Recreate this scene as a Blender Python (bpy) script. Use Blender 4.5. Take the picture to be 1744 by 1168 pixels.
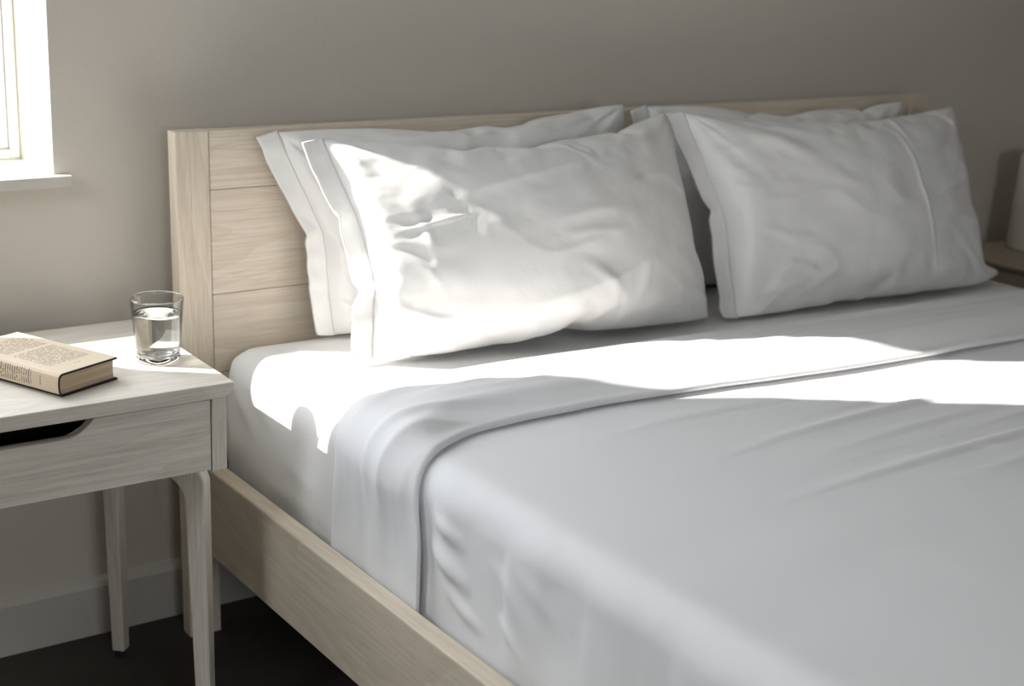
import bpy, bmesh, math
import numpy as np
from mathutils import Vector, Matrix

scene = bpy.context.scene
COL = scene.collection
for o in list(bpy.data.objects):
    bpy.data.objects.remove(o)

# ------------------------------------------------------------------ camera
cam_data = bpy.data.cameras.new('camera')
cam = bpy.data.objects.new('camera', cam_data)
COL.objects.link(cam)
right = Vector((0.82067135, -0.56995985, 0.04055013))
down = Vector((-0.12731415, -0.25157559, -0.95942734))
fwd = Vector((0.55703648, 0.78221193, -0.27902483))
mw = Matrix((right, -down, -fwd)).transposed().to_4x4()
mw.translation = Vector((0.0, -2.2524, 1.2))
cam.matrix_world = mw
cam_data.sensor_width = 36.0
cam_data.lens = 2527.81 / 1744 * 36.0
cam_data.clip_start = 0.02
cam_data.dof.use_dof = True
cam_data.dof.focus_distance = 2.05
cam_data.dof.aperture_fstop = 4.0
scene.camera = cam

# ------------------------------------------------------------------ light
SKY = (0.90, 0.95, 1.0)
world = bpy.data.worlds.new('sky')
scene.world = world
world.use_nodes = True
bg = world.node_tree.nodes['Background']
bg.inputs['Color'].default_value = (*SKY, 1)
bg.inputs['Strength'].default_value = 9.6

SUN_DIR = Vector((1.0, -0.635, -0.93)).normalized()
sun_l = bpy.data.lights.new('sun', 'SUN')
sun_l.energy = 17.5
sun_l.angle = math.radians(0.6)
sun_l.color = (1.0, 0.95, 0.87)
sun = bpy.data.objects.new('sun', sun_l)
COL.objects.link(sun)
sun.rotation_euler = SUN_DIR.to_track_quat('-Z', 'Y').to_euler()
sun.location = (-3, 3, 4)

# room extents and window openings (x0, x1, z0, z1)
RX0, RX1, RY1, RZ = -.85, 6.0, -5.2, 2.75
WIN = (-.32, 0.726, 0.765, 2.40)          # back wall, beside the bed
WIN_F = (-0.68, 0.52, 1.05, 2.25)         # wall behind the camera
WIN_L = (-1.15, -.40, 1.30, 2.40)          # left wall (y0, y1, z0, z1)
WALL_T = 0.21


def portal(name, loc, sx, sy, direction):
    l = bpy.data.lights.new(name, 'AREA')
    l.shape = 'RECTANGLE'
    l.size, l.size_y = sx, sy
    l.cycles.is_portal = True
    o = bpy.data.objects.new(name, l)
    COL.objects.link(o)
    o.location = loc
    o.rotation_euler = Vector(direction).to_track_quat('-Z', 'Y').to_euler()


portal('daylight_portal_back', ((WIN[0] + WIN[1]) / 2, WALL_T + .02, (WIN[2] + WIN[3]) / 2),
       WIN[1] - WIN[0], WIN[3] - WIN[2], (0, -1, 0))
portal('daylight_portal_front', ((WIN_F[0] + WIN_F[1]) / 2, RY1 - WALL_T - .02, (WIN_F[2] + WIN_F[3]) / 2),
       WIN_F[1] - WIN_F[0], WIN_F[3] - WIN_F[2], (0, 1, 0))

portal('daylight_portal_left', (RX0 - WALL_T - .02, (WIN_L[0] + WIN_L[1]) / 2, (WIN_L[2] + WIN_L[3]) / 2),
       WIN_L[1] - WIN_L[0], WIN_L[3] - WIN_L[2], (1, 0, 0))

vs = scene.view_settings
vs.view_transform = 'Standard'
vs.look = 'None'
vs.gamma = 1.0
vs.use_curve_mapping = False
vs.exposure = 0.0
scene.cycles.use_adaptive_sampling = True
scene.cycles.adaptive_threshold = .05
scene.cycles.max_bounces = 9
scene.cycles.diffuse_bounces = 5
scene.cycles.transparent_max_bounces = 12
scene.cycles.caustics_reflective = False

# ------------------------------------------------------------------ helpers


def tag(o, label=None, cat=None, group=None, kind=None):
    if label: o['label'] = label
    if cat: o['category'] = cat
    if group: o['group'] = group
    if kind: o['kind'] = kind
    return o


def empty(name, loc):
    o = bpy.data.objects.new(name, None)
    COL.objects.link(o)
    o.location = loc
    o.empty_display_size = 0.05
    return o


def root_loc(parent):
    v = Vector((0, 0, 0))
    while parent is not None:
        v += parent.location
        parent = parent.parent
    return v


def finish(name, me, mat, parent=None, smooth=False, origin=None):
    """vertices arrive in world space; the object's origin goes to its parent's base"""
    if parent is not None:
        off = root_loc(parent)
    else:
        off = Vector(origin) if origin is not None else Vector((0, 0, 0))
    if off.length > 0:
        me.transform(Matrix.Translation(-off))
    o = bpy.data.objects.new(name, me)
    COL.objects.link(o)
    if parent is not None:
        o.parent = parent
    else:
        o.location = off
    if mat is not None:
        me.materials.append(mat)
    if smooth:
        me.shade_smooth()
    return o


def mesh_np(name, V, F):
    me = bpy.data.meshes.new(name)
    me.from_pydata([tuple(map(float, v)) for v in V], [], [tuple(map(int, f)) for f in F])
    me.update()
    return me


def bm_to(name, bm, mat, parent=None, smooth=False, bevel=0.0, seg=2, origin=None):
    if bevel > 0:
        bmesh.ops.bevel(bm, geom=[e for e in bm.edges], offset=bevel, segments=seg,
                        profile=0.5, affect='EDGES', clamp_overlap=True)
    bmesh.ops.recalc_face_normals(bm, faces=bm.faces)
    me = bpy.data.meshes.new(name)
    bm.to_mesh(me)
    bm.free()
    return finish(name, me, mat, parent, smooth, origin)


def add_box(bm, x0, x1, y0, y1, z0, z1, shear=0.0):
    vs_ = [bm.verts.new((x, y + shear * z, z)) for z in (z0, z1) for y in (y0, y1) for x in (x0, x1)]
    for f in ((0, 1, 3, 2), (4, 6, 7, 5), (0, 4, 5, 1), (2, 3, 7, 6), (0, 2, 6, 4), (1, 5, 7, 3)):
        bm.faces.new([vs_[i] for i in f])


def box(name, x0, x1, y0, y1, z0, z1, mat, parent=None, bevel=0.002, shear=0.0, seg=2):
    bm = bmesh.new()
    add_box(bm, x0, x1, y0, y1, z0, z1, shear)
    return bm_to(name, bm, mat, parent, False, bevel, seg)


def add_prism(bm, poly, axis, a0, a1):
    """poly: list of 2d points in the two remaining axes, extruded along axis"""
    def mk(p, a):
        if axis == 'x': return (a, p[0], p[1])
        if axis == 'y': return (p[0], a, p[1])
        return (p[0], p[1], a)
    A = [bm.verts.new(mk(p, a0)) for p in poly]
    B = [bm.verts.new(mk(p, a1)) for p in poly]
    bm.faces.new(A)
    bm.faces.new(B[::-1])
    n = len(poly)
    for i in range(n):
        bm.faces.new((A[i], B[i], B[(i + 1) % n], A[(i + 1) % n]))


def lathe(profile, n, cx, cy, z0):
    V, F = [], []
    for (r, z) in profile:
        for k in range(n):
            a = 2 * math.pi * k / n
            V.append((cx + r * math.cos(a), cy + r * math.sin(a), z0 + z))
    m = len(profile)
    for i in range(m - 1):
        for k in range(n):
            F.append((i * n + k, i * n + (k + 1) % n, (i + 1) * n + (k + 1) % n, (i + 1) * n + k))
    if profile[0][0] > 1e-6: F.append(tuple(range(n))[::-1])
    if profile[-1][0] > 1e-6: F.append(tuple((m - 1) * n + k for k in range(n)))
    return V, F


def grid_faces(n, m, wrap_m=False):
    F = []
    for i in range(n - 1):
        for j in range(m if wrap_m else m - 1):
            j2 = (j + 1) % m
            F.append((i * m + j, i * m + j2, (i + 1) * m + j2, (i + 1) * m + j))
    return F


def sstep(a, b, t):
    t = np.clip((t - a) / (b - a), 0, 1)
    return t * t * (3 - 2 * t)


def vnoise(x, y, seed):
    x = np.asarray(x, float); y = np.asarray(y, float)
    L = np.random.default_rng(seed).uniform(-1, 1, (64, 64))
    xi = np.floor(x).astype(int); yi = np.floor(y).astype(int)
    fx = x - xi; fy = y - yi
    fx = fx * fx * fx * (fx * (fx * 6 - 15) + 10); fy = fy * fy * fy * (fy * (fy * 6 - 15) + 10)
    g = lambda a, b: L[a % 64, b % 64]
    return ((g(xi, yi) * (1 - fx) + g(xi + 1, yi) * fx) * (1 - fy)
            + (g(xi, yi + 1) * (1 - fx) + g(xi + 1, yi + 1) * fx) * fy)


def stroke(X, Y, pts, w, amp, skew=0.0):
    """a cloth crease: gaussian ridge along a polyline, fading to both ends"""
    pts = np.asarray(pts, float)
    segl = np.hypot(*(pts[1:] - pts[:-1]).T)
    tot = segl.sum()
    best = np.full(X.shape, 1e9); tt = np.zeros(X.shape); sd = np.zeros(X.shape)
    acc = 0.0
    for k in range(len(pts) - 1):
        a, b = pts[k], pts[k + 1]
        d = (b - a) / segl[k]
        px, py = X - a[0], Y - a[1]
        t = np.clip(px * d[0] + py * d[1], 0, segl[k])
        qx, qy = px - t * d[0], py - t * d[1]
        dist = np.hypot(qx, qy)
        m = dist < best
        best = np.where(m, dist, best)
        sd = np.where(m, d[0] * py - d[1] * px, sd)
        tt = np.where(m, (acc + t) / tot, tt)
        acc += segl[k]
    taper = sstep(0, .5, tt) * sstep(0, .5, 1 - tt)
    ww = w * np.where(sd > 0, 1 + skew, 1 - skew)
    return amp * taper * np.exp(-(best / ww) ** 2)


# ------------------------------------------------------------------ materials
def new_mat(name):
    m = bpy.data.materials.new(name)
    m.use_nodes = True
    nt = m.node_tree
    return m, nt, nt.nodes['Principled BSDF'], nt.nodes, nt.links


def noise(nt, vec, scale, detail=3, rough=.5, dist=0.0):
    n = nt.nodes.new('ShaderNodeTexNoise')
    n.inputs['Scale'].default_value = scale
    n.inputs['Detail'].default_value = detail
    n.inputs['Roughness'].default_value = rough
    n.inputs['Distortion'].default_value = dist
    if vec is not None: nt.links.new(vec, n.inputs['Vector'])
    return n.outputs['Fac']


def ramp(nt, fac, stops):
    r = nt.nodes.new('ShaderNodeValToRGB')
    el = r.color_ramp.elements
    while len(el) < len(stops): el.new(0.5)
    for e, (p, c) in zip(el, stops):
        e.position = p
        e.color = (*c, 1) if len(c) == 3 else c
    nt.links.new(fac, r.inputs['Fac'])
    return r.outputs['Color']


def mixc(nt, fac, a, b, blend='MIX'):
    m = nt.nodes.new('ShaderNodeMix')
    m.data_type = 'RGBA'
    m.blend_type = blend
    for s, v in ((0, fac), (6, a), (7, b)):
        if isinstance(v, (int, float)): m.inputs[s].default_value = v
        elif isinstance(v, tuple): m.inputs[s].default_value = (*v, 1)
        else: nt.links.new(v, m.inputs[s])
    return m.outputs[2]


def math_n(nt, op, a, b=None, c=None):
    m = nt.nodes.new('ShaderNodeMath')
    m.operation = op
    for i, v in enumerate((a, b, c)):
        if v is None: continue
        if isinstance(v, (int, float)): m.inputs[i].default_value = v
        else: nt.links.new(v, m.inputs[i])
    return m.outputs[0]


def bump(nt, h, strength, dist, prev=None):
    b = nt.nodes.new('ShaderNodeBump')
    b.inputs['Strength'].default_value = strength
    b.inputs['Distance'].default_value = dist
    nt.links.new(h, b.inputs['Height'])
    if prev is not None: nt.links.new(prev, b.inputs['Normal'])
    return b.outputs['Normal']


def wood(name, light, mid, dark, axis, rough=.45, cath=1.0):
    """pale open-grained ash, grain along axis"""
    m, nt, p, N, L = new_mat(name)
    tc = N.new('ShaderNodeTexCoord')
    oi = N.new('ShaderNodeObjectInfo')
    add = N.new('ShaderNodeVectorMath'); add.operation = 'MULTIPLY_ADD'
    add.inputs[1].default_value = (1, 1, 1)
    L.new(tc.outputs['Object'], add.inputs[0])
    comb = N.new('ShaderNodeCombineXYZ')
    for i, k in enumerate((7.3, 3.1, 5.7)):
        L.new(math_n(nt, 'MULTIPLY', oi.outputs['Random'], k), comb.inputs[i])
    L.new(comb.outputs[0], add.inputs[2])

    def mapped(long, cross):
        mp = N.new('ShaderNodeMapping')
        sc_ = [cross] * 3
        sc_['xyz'.index(axis)] = long
        mp.inputs['Scale'].default_value = sc_
        L.new(add.outputs[0], mp.inputs['Vector'])
        return mp.outputs[0]
    big = noise(nt, mapped(.9, 5.0), 1.0, 2, .5, .6)
    # growth rings: bands of a slow field -> cathedral figure
    rings = math_n(nt, 'FRACT', math_n(nt, 'MULTIPLY', big, 13.0 * cath))
    rings = math_n(nt, 'POWER', rings, 1.6)
    fibre = noise(nt, mapped(6, 210), 1.0, 4, .65)
    pores = noise(nt, mapped(18, 620), 1.0, 2, .5)
    blotch = noise(nt, mapped(2.0, 7.0), 1.0, 3, .5)
    c = mixc(nt, rings, light, mid)
    c = mixc(nt, ramp(nt, fibre, [(.42, (0, 0, 0)), (.66, (.8, .8, .8))]), c, dark)
    pm = ramp(nt, pores, [(.60, (0, 0, 0)), (.72, (.5, .5, .5))])
    c = mixc(nt, pm, c, tuple(x * .72 for x in dark))
    c = mixc(nt, ramp(nt, blotch, [(.35, (0, 0, 0)), (.7, (.30, .30, .30))]), c, mid)
    L.new(c, p.inputs['Base Color'])
    p.inputs['Roughness'].default_value = rough
    p.inputs['Specular IOR Level'].default_value = .35
    n = bump(nt, fibre, .25, .0006)
    n = bump(nt, pores, .2, .0004, n)
    L.new(n, p.inputs['Normal'])
    return m


def cloth(name, col, crumple=.5, scale=1.0):
    m, nt, p, N, L = new_mat(name)
    tc = N.new('ShaderNodeTexCoord')
    mp = N.new('ShaderNodeMapping')
    L.new(tc.outputs['Object'], mp.inputs['Vector'])
    big = noise(nt, mp.outputs[0], 9 * scale, 4, .5, .7)
    mp2 = N.new('ShaderNodeMapping'); mp2.inputs['Scale'].default_value = (.45, 1.2, 1.2)
    L.new(tc.outputs['Object'], mp2.inputs['Vector'])
    crease = N.new('ShaderNodeTexNoise')
    crease.noise_type = 'RIDGED_MULTIFRACTAL'
    crease.inputs['Scale'].default_value = 11 * scale
    crease.inputs['Detail'].default_value = 2.5
    L.new(mp2.outputs[0], crease.inputs['Vector'])
    weave = noise(nt, mp.outputs[0], 900, 2, .6)
    p.inputs['Base Color'].default_value = (*col, 1)
    p.inputs['Roughness'].default_value = .92
    p.inputs['Specular IOR Level'].default_value = .15
    p.inputs['Sheen Weight'].default_value = .08
    p.inputs['Sheen Roughness'].default_value = .5
    n = bump(nt, big, .35 * crumple, .012)
    n = bump(nt, crease.outputs['Fac'], .16 * crumple, .004, n)
    n = bump(nt, weave, .18, .0006, n)
    L.new(n, p.inputs['Normal'])
    return m


def plaster(name, col, amt=.04, rough=.9):
    m, nt, p, N, L = new_mat(name)
    tc = N.new('ShaderNodeTexCoord')
    a = noise(nt, tc.outputs['Object'], 2.2, 4, .55)
    b = noise(nt, tc.outputs['Object'], 60, 4, .6)
    f = noise(nt, tc.outputs['Object'], 420, 2, .6)
    c = mixc(nt, a, tuple(x * (1 - amt) for x in col), tuple(min(1, x * (1 + amt)) for x in col))
    L.new(c, p.inputs['Base Color'])
    p.inputs['Roughness'].default_value = rough
    p.inputs['Specular IOR Level'].default_value = .2
    n = bump(nt, b, .22, .003)
    n = bump(nt, f, .2, .0008, n)
    L.new(n, p.inputs['Normal'])
    return m


def simple(name, col, rough=.5, spec=.4, bumpy=0.0, bscale=200):
    m, nt, p, N, L = new_mat(name)
    tc = N.new('ShaderNodeTexCoord')
    v = noise(nt, tc.outputs['Object'], bscale, 3, .5)
    c = mixc(nt, v, tuple(x * .95 for x in col), tuple(min(1, x * 1.05) for x in col))
    L.new(c, p.inputs['Base Color'])
    p.inputs['Roughness'].default_value = rough
    p.inputs['Specular IOR Level'].default_value = spec
    if bumpy > 0:
        L.new(bump(nt, v, bumpy, .001), p.inputs['Normal'])
    return m


def thin_glass(name, tint=(1, 1, 1), edge=.9):
    """thin pane: straight transmission plus fresnel reflection"""
    m = bpy.data.materials.new(name)
    m.use_nodes = True
    nt = m.node_tree
    nt.nodes.clear()
    out = nt.nodes.new('ShaderNodeOutputMaterial')
    tr = nt.nodes.new('ShaderNodeBsdfTransparent')
    gl = nt.nodes.new('ShaderNodeBsdfGlossy'); gl.inputs['Roughness'].default_value = .02
    lw = nt.nodes.new('ShaderNodeLayerWeight'); lw.inputs['Blend'].default_value = .5
    pw5 = nt.nodes.new('ShaderNodeMath'); pw5.operation = 'POWER'; pw5.inputs[1].default_value = 5.0
    nt.links.new(lw.outputs['Facing'], pw5.inputs[0])
    fres = nt.nodes.new('ShaderNodeMath'); fres.operation = 'MULTIPLY_ADD'
    fres.inputs[1].default_value = .96; fres.inputs[2].default_value = .04
    nt.links.new(pw5.outputs[0], fres.inputs[0])
    # seen edge-on the light path through the glass is longer, so it absorbs more
    p3 = nt.nodes.new('ShaderNodeMath'); p3.operation = 'POWER'; p3.inputs[1].default_value = 3.0
    nt.links.new(lw.outputs['Facing'], p3.inputs[0])
    nt.links.new(mixc(nt, p3.outputs[0], tint, tuple(x * edge for x in tint)), tr.inputs[0])
    mx = nt.nodes.new('ShaderNodeMixShader')
    nt.links.new(fres.outputs[0], mx.inputs[0])
    nt.links.new(tr.outputs[0], mx.inputs[1])
    nt.links.new(gl.outputs[0], mx.inputs[2])
    nt.links.new(mx.outputs[0], out.inputs[0])
    return m


def solid_glass(name, ior, col=(1, 1, 1)):
    m, nt, p, N, L = new_mat(name)
    p.inputs['Base Color'].default_value = (*col, 1)
    p.inputs['Transmission Weight'].default_value = 1.0
    p.inputs['Roughness'].default_value = 0.0
    p.inputs['IOR'].default_value = ior
    return m


M_WALL = plaster('wall_plaster', (.64, .60, .535))
M_CEIL = plaster('ceiling_plaster', (.62, .60, .56))
M_FLOOR = plaster('dark_floor', (.060, .053, .046), .25, .8)
M_TRIM = plaster('painted_trim', (.58, .555, .515), .03, .6)
M_WHITE = simple('white_paint', (.78, .77, .74), .5, .3, .1, 120)
M_BEDX = wood('bed_ash_x', (.80, .725, .62), (.715, .62, .50), (.62, .52, .405), 'x')
M_BEDY = wood('bed_ash_y', (.74, .665, .55), (.67, .585, .465), (.60, .51, .395), 'y')
M_BEDZ = wood('bed_ash_z', (.78, .70, .59), (.70, .605, .485), (.61, .515, .40), 'z')
M_NSX = wood('nightstand_ash_x', (.78, .735, .665), (.69, .64, .57), (.56, .515, .45), 'x')
M_NSZ = wood('nightstand_ash_z', (.76, .715, .64), (.67, .62, .55), (.55, .505, .44), 'z')
M_NSY = wood('nightstand_ash_y', (.64, .60, .53), (.55, .50, .44), (.46, .42, .36), 'y')
M_SHEET = cloth('white_cotton_sheet', (.82, .82, .835), .45, .8)
M_FIT = cloth('white_fitted_cotton', (.83, .825, .82), .45, .9)
M_PILLOW = cloth('white_pillow_cotton', (.82, .815, .805), .55, 1.0)
M_PADS = simple('black_rubber', (.02, .02, .02), .7)
M_DARKIN = simple('drawer_inside', (.10, .085, .07), .8)

# ------------------------------------------------------------------ room shell


def wall_with_hole(name, u0, u1, z0, z1, hole, y_in, y_out, mat):
    bm = bmesh.new()
    a, b = min(y_in, y_out), max(y_in, y_out)
    hx0, hx1, hz0, hz1 = hole
    add_box(bm, u0, hx0, a, b, z0, z1)
    add_box(bm, hx1, u1, a, b, z0, z1)
    add_box(bm, hx0, hx1, a, b, z0, hz0)
    add_box(bm, hx0, hx1, a, b, hz1, z1)
    return tag(bm_to(name, bm, mat), kind='structure')


wall_with_hole('wall_back', RX0 - .2, RX1 + .2, 0, RZ, WIN, 0.0, WALL_T, M_WALL)
wall_with_hole('wall_front', RX0 - .2, RX1 + .2, 0, RZ, WIN_F, RY1, RY1 - WALL_T, M_WALL)
bm = bmesh.new()
add_box(bm, RX0 - WALL_T, RX0, RY1, WIN_L[0], 0, RZ)
add_box(bm, RX0 - WALL_T, RX0, WIN_L[1], 0, 0, RZ)
add_box(bm, RX0 - WALL_T, RX0, WIN_L[0], WIN_L[1], 0, WIN_L[2])
add_box(bm, RX0 - WALL_T, RX0, WIN_L[0], WIN_L[1], WIN_L[3], RZ)
tag(bm_to('wall_left', bm, M_WALL), kind='structure')
tag(box('wall_right', RX1, RX1 + .2, RY1, 0, 0, RZ, M_WALL, bevel=0), kind='structure')
tag(box('floor', RX0 - .2, RX1 + .2, RY1 - WALL_T, WALL_T, -.1, 0, M_FLOOR, bevel=0), kind='structure')
tag(box('ceiling', RX0 - .2, RX1 + .2, RY1 - WALL_T, WALL_T, RZ, RZ + .1, M_CEIL, bevel=0), kind='structure')
bb = bmesh.new()
add_prism(bb, [(0, 0), (-.016, 0), (-.016, .086), (-.011, .094), (0, .100)], 'x', RX0, RX1)
tag(bm_to('baseboard_back', bb, M_TRIM), kind='structure')

# back window: frame, sash, pane, sill
w1 = tag(empty('window_1', (WIN[0], 0, WIN[2])), kind='structure')


def rect_frame(name, x0, x1, z0, z1, wd, y0, y1, mat, parent, bevel=.002):
    bm = bmesh.new()
    add_box(bm, x0, x0 + wd, y0, y1, z0, z1)
    add_box(bm, x1 - wd, x1, y0, y1, z0, z1)
    add_box(bm, x0 + wd, x1 - wd, y0, y1, z0, z0 + wd)
    add_box(bm, x0 + wd, x1 - wd, y0, y1, z1 - wd, z1)
    return bm_to(name, bm, mat, parent, False, bevel, 1)


rect_frame('window_frame', WIN[0], WIN[1], .782, WIN[3], .016, .160, .205, M_WHITE, w1)
rect_frame('sash', WIN[0] + .0165, WIN[1] - .0165, .799, WIN[3] - .0165, .028, .168, .200, M_WHITE, w1)
box('pane', WIN[0] + .044, WIN[1] - .044, .184, .188, .826, WIN[3] - .044, thin_glass('window_glass'), w1, 0)
box('window_sill', -.345, .749, -.020, .20, .7655, .783, M_TRIM, w1, .0015)
# unseen cloth panel and rod, added to cut the back window's sun beam
crod = tag(empty('blocker_rod', (.1, -.055, 2.47)), 'slim dark rod added out of view to hold the beam-shaping cloth', 'blocker rod')
V, F = lathe([(.009, -.80), (.009, .72)], 20, 0, 0, 0)
finish('rod', mesh_np('rod', [(.1 + z, -.055 + y, 2.47 + x) for x, y, z in V], F), simple('dark_metal', (.05, .05, .05), .4), crod)
for bx_ in (-.62, .76):
    box('bracket', bx_ - .008, bx_ + .008, -.062, -.0005, 2.462, 2.490, bpy.data.materials['dark_metal'], crod, .001)
rows_, cols_ = 60, 120
cz = np.linspace(.35, 2.455, rows_); cu = np.linspace(0, 1, cols_)
cedge = np.interp(cz, [.3, .86, .97, 1.10, 1.30, 1.55, 1.9, 2.5], [.36, .35, .285, .272, .33, .41, .40, .40])  # inner edge shaped to trim the sun patches on table and bed
cx_ = -.58 + (cedge[:, None] + .58) * cu[None, :]
cy_ = -.055 + .016 * np.sin(cu * 2 * math.pi * 12)[None, :] * np.ones((rows_, 1))
V = np.stack([cx_, cy_, np.repeat(cz[:, None], cols_, 1)], 2).reshape(-1, 3)
cur = finish('blocker_curtain', mesh_np('blocker_curtain', V, grid_faces(rows_, cols_)), cloth('blocker_linen', (.70, .68, .64), .4), None, True, (-.58, -.055, .35))
cur.modifiers.new('thickness', 'SOLIDIFY').thickness = .003
tag(cur, 'pale linen cloth added out of view beside the small window to shape the sun beam', 'blocker_curtain')
# window behind the camera: frame, middle post and panes
w2 = tag(empty('window_2', (WIN_F[0], RY1, WIN_F[2])), kind='structure')
rect_frame('window_frame', WIN_F[0], WIN_F[1], WIN_F[2], WIN_F[3], .05, RY1 - .14, RY1 - .08, M_WHITE, w2)
xm = (WIN_F[0] + WIN_F[1]) / 2
box('window_post', xm - .025, xm + .025, RY1 - .14, RY1 - .08, WIN_F[2] + .05, WIN_F[3] - .05, M_WHITE, w2)
for a, b in ((WIN_F[0] + .05, xm - .025), (xm + .025, WIN_F[1] - .05)):
    box('pane', a, b, RY1 - .112, RY1 - .108, WIN_F[2] + .05, WIN_F[3] - .05, bpy.data.materials['window_glass'], w2, 0)

# window in the left wall, the room's main daylight
w3 = tag(empty('window_3', (RX0, WIN_L[0], WIN_L[2])), kind='structure')
bm = bmesh.new()
ya, yb, za, zb = WIN_L
for q in ((ya, ya + .05, za, zb), (yb - .05, yb, za, zb), (ya + .05, yb - .05, za, za + .05), (ya + .05, yb - .05, zb - .05, zb)):
    add_box(bm, RX0 - .18, RX0 - .13, *q)
bm_to('window_frame', bm, M_WHITE, w3, False, .002, 1)
box('pane', RX0 - .157, RX0 - .153, ya + .05, yb - .05, za + .05, zb - .05, bpy.data.materials['window_glass'], w3, 0)

# ------------------------------------------------------------------ bed frame
BX0, BX1 = .888, 2.637
LEAN = .0235
bed = tag(empty('bed', (BX0, -.1, 0)), 'pale ash bed frame with low plank headboard and wide side rails', 'bed')
for x0 in (BX0, BX1 - .056):
    box('headboard_post', x0, x0 + .056, -.1065, -.0765, 0, .852, M_BEDZ, bed, .002, LEAN)
for z0, z1 in ((.7585, .8515), (.5889, .7578), (.4579, .5882), (.3190, .4572), (.190, .3120)):
    box('headboard_plank', BX0 + .0568, BX1 - .0568, -.1048, -.0790, z0, z1, M_BEDX, bed, .0012, LEAN)
for x0 in (BX0, BX1 - .029):
    box('side_rail', x0, x0 + .029, -2.13, -.1065 + LEAN * .19, .186, .335, M_BEDY, bed, .0035, 0, 3)
box('foot_rail', BX0 + .029, BX1 - .029, -2.13, -2.101, .186, .335, M_BEDX, bed, .003)
for x0 in (BX0 + .032, BX1 - .084):
    box('leg', x0, x0 + .052, -2.098, -2.046, 0, .250, M_BEDZ, bed, .003)
for k in range(11):
    y = -2.02 + k * .178
    box('bed_slat', BX0 + .030, BX1 - .030, y - .035, y + .035, .232, .250, M_BEDX, bed, .002)

# ------------------------------------------------------------------ mattress with fitted sheet
MX0, MX1, MY0, MY1, MZ0, MZT, MR = .945, 2.580, -2.060, -.112, .2515, .509, .045


def rounded_box_mesh(name, x0, x1, y0, y1, z0, z1, r, step, disp):
    nx, ny, nz = [max(2, int(round((b - a) / step))) for a, b in ((x0, x1), (y0, y1), (z0, z1))]
    bm = bmesh.new()
    idx = {}

    def vert(i, j, k):
        key = (i, j, k)
        if key not in idx:
            idx[key] = bm.verts.new((x0 + (x1 - x0) * i / nx, y0 + (y1 - y0) * j / ny, z0 + (z1 - z0) * k / nz))
        return idx[key]
    for i in range(nx):
        for j in range(ny):
            bm.faces.new((vert(i, j, nz), vert(i + 1, j, nz), vert(i + 1, j + 1, nz), vert(i, j + 1, nz)))
            bm.faces.new((vert(i, j, 0), vert(i, j + 1, 0), vert(i + 1, j + 1, 0), vert(i + 1, j, 0)))
    for i in range(nx):
        for k in range(nz):
            bm.faces.new((vert(i, 0, k), vert(i + 1, 0, k), vert(i + 1, 0, k + 1), vert(i, 0, k + 1)))
            bm.faces.new((vert(i, ny, k), vert(i, ny, k + 1), vert(i + 1, ny, k + 1), vert(i + 1, ny, k)))
    for j in range(ny):
        for k in range(nz):
            bm.faces.new((vert(0, j, k), vert(0, j, k + 1), vert(0, j + 1, k + 1), vert(0, j + 1, k)))
            bm.faces.new((vert(nx, j, k), vert(nx, j + 1, k), vert(nx, j + 1, k + 1), vert(nx, j, k + 1)))
    bm.verts.index_update()
    me = bpy.data.meshes.new(name)
    bm.to_mesh(me); bm.free()
    P = np.empty(len(me.vertices) * 3); me.vertices.foreach_get('co', P); P = P.reshape(-1, 3)
    lo = np.array((x0 + r, y0 + r, z0 + r)); hi = np.array((x1 - r, y1 - r, z1 - r))
    Q = np.clip(P, lo, hi)
    D = P - Q
    ln = np.linalg.norm(D, axis=1, keepdims=True)
    Nn = D / np.maximum(ln, 1e-9)
    # chebyshev cube distance -> sphere
    out = Q + Nn * r
    out = out + Nn * disp(out, Nn)[:, None]
    me.vertices.foreach_set('co', out.ravel())
    me.update()
    return me


def mat_disp(P, Nn):
    x, y, z = P.T
    side = np.abs(Nn[:, 0]) > .5
    top = np.clip(Nn[:, 2], 0, 1)
    d = .0018 * vnoise(x * 7, y * 7 + z * 9, 3) * top
    s = np.clip(-Nn[:, 0], 0, 1)
    bulge = np.sin(np.clip((z - MZ0) / (MZT - MZ0), 0, 1) * math.pi)
    d = d + s * (.010 * bulge - .004)
    # creases gathered at the head-end corner
    yy, zz = y, z
    for pts, w, a in (([(-.15, .47), (-.23, .42), (-.27, .375)], .011, .0055),
                      ([(-.20, .475), (-.30, .44), (-.36, .425)], .010, .004),
                      ([(-.14, .44), (-.18, .38), (-.20, .33)], .012, .005),
                      ([(-.30, .40), (-.45, .385), (-.52, .38)], .012, .003),
                      ([(-.25, .345), (-.38, .34), (-.50, .345)], .012, .003)):
        d = d + s * stroke(yy, zz, pts, w, a)
    d = d + s * .0025 * vnoise(y * 14, z * 22, 8)
    d = d * sstep(-.508, -.46, y)
    # piping welt round the head corner
    d = d + .004 * np.exp(-((z - .487) / .008) ** 2) * sstep(-.20, -.13, y) * np.clip(np.abs(Nn[:, 0]) + np.abs(Nn[:, 1]), 0, 1) * .6
    return d


mattress = finish('mattress', rounded_box_mesh('mattress', MX0, MX1, MY0, MY1, MZ0, MZT, MR, .013, mat_disp), M_FIT,
                  None, True, (MX0, MY1, MZ0))
tag(mattress, 'thick mattress under a taut white fitted sheet, bare at the head end', 'mattress')

# ------------------------------------------------------------------ top sheet and its folded cuff
SZB = .300                        # where the cloth disappears behind the rail
SR = .035
SIDE = MZT - SR - SZB
ARC = SR * math.pi / 2
TOPW = (MX1 - MX0) - 2 * SR
SLEN = 2 * SIDE + 2 * ARC + TOPW


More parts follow.
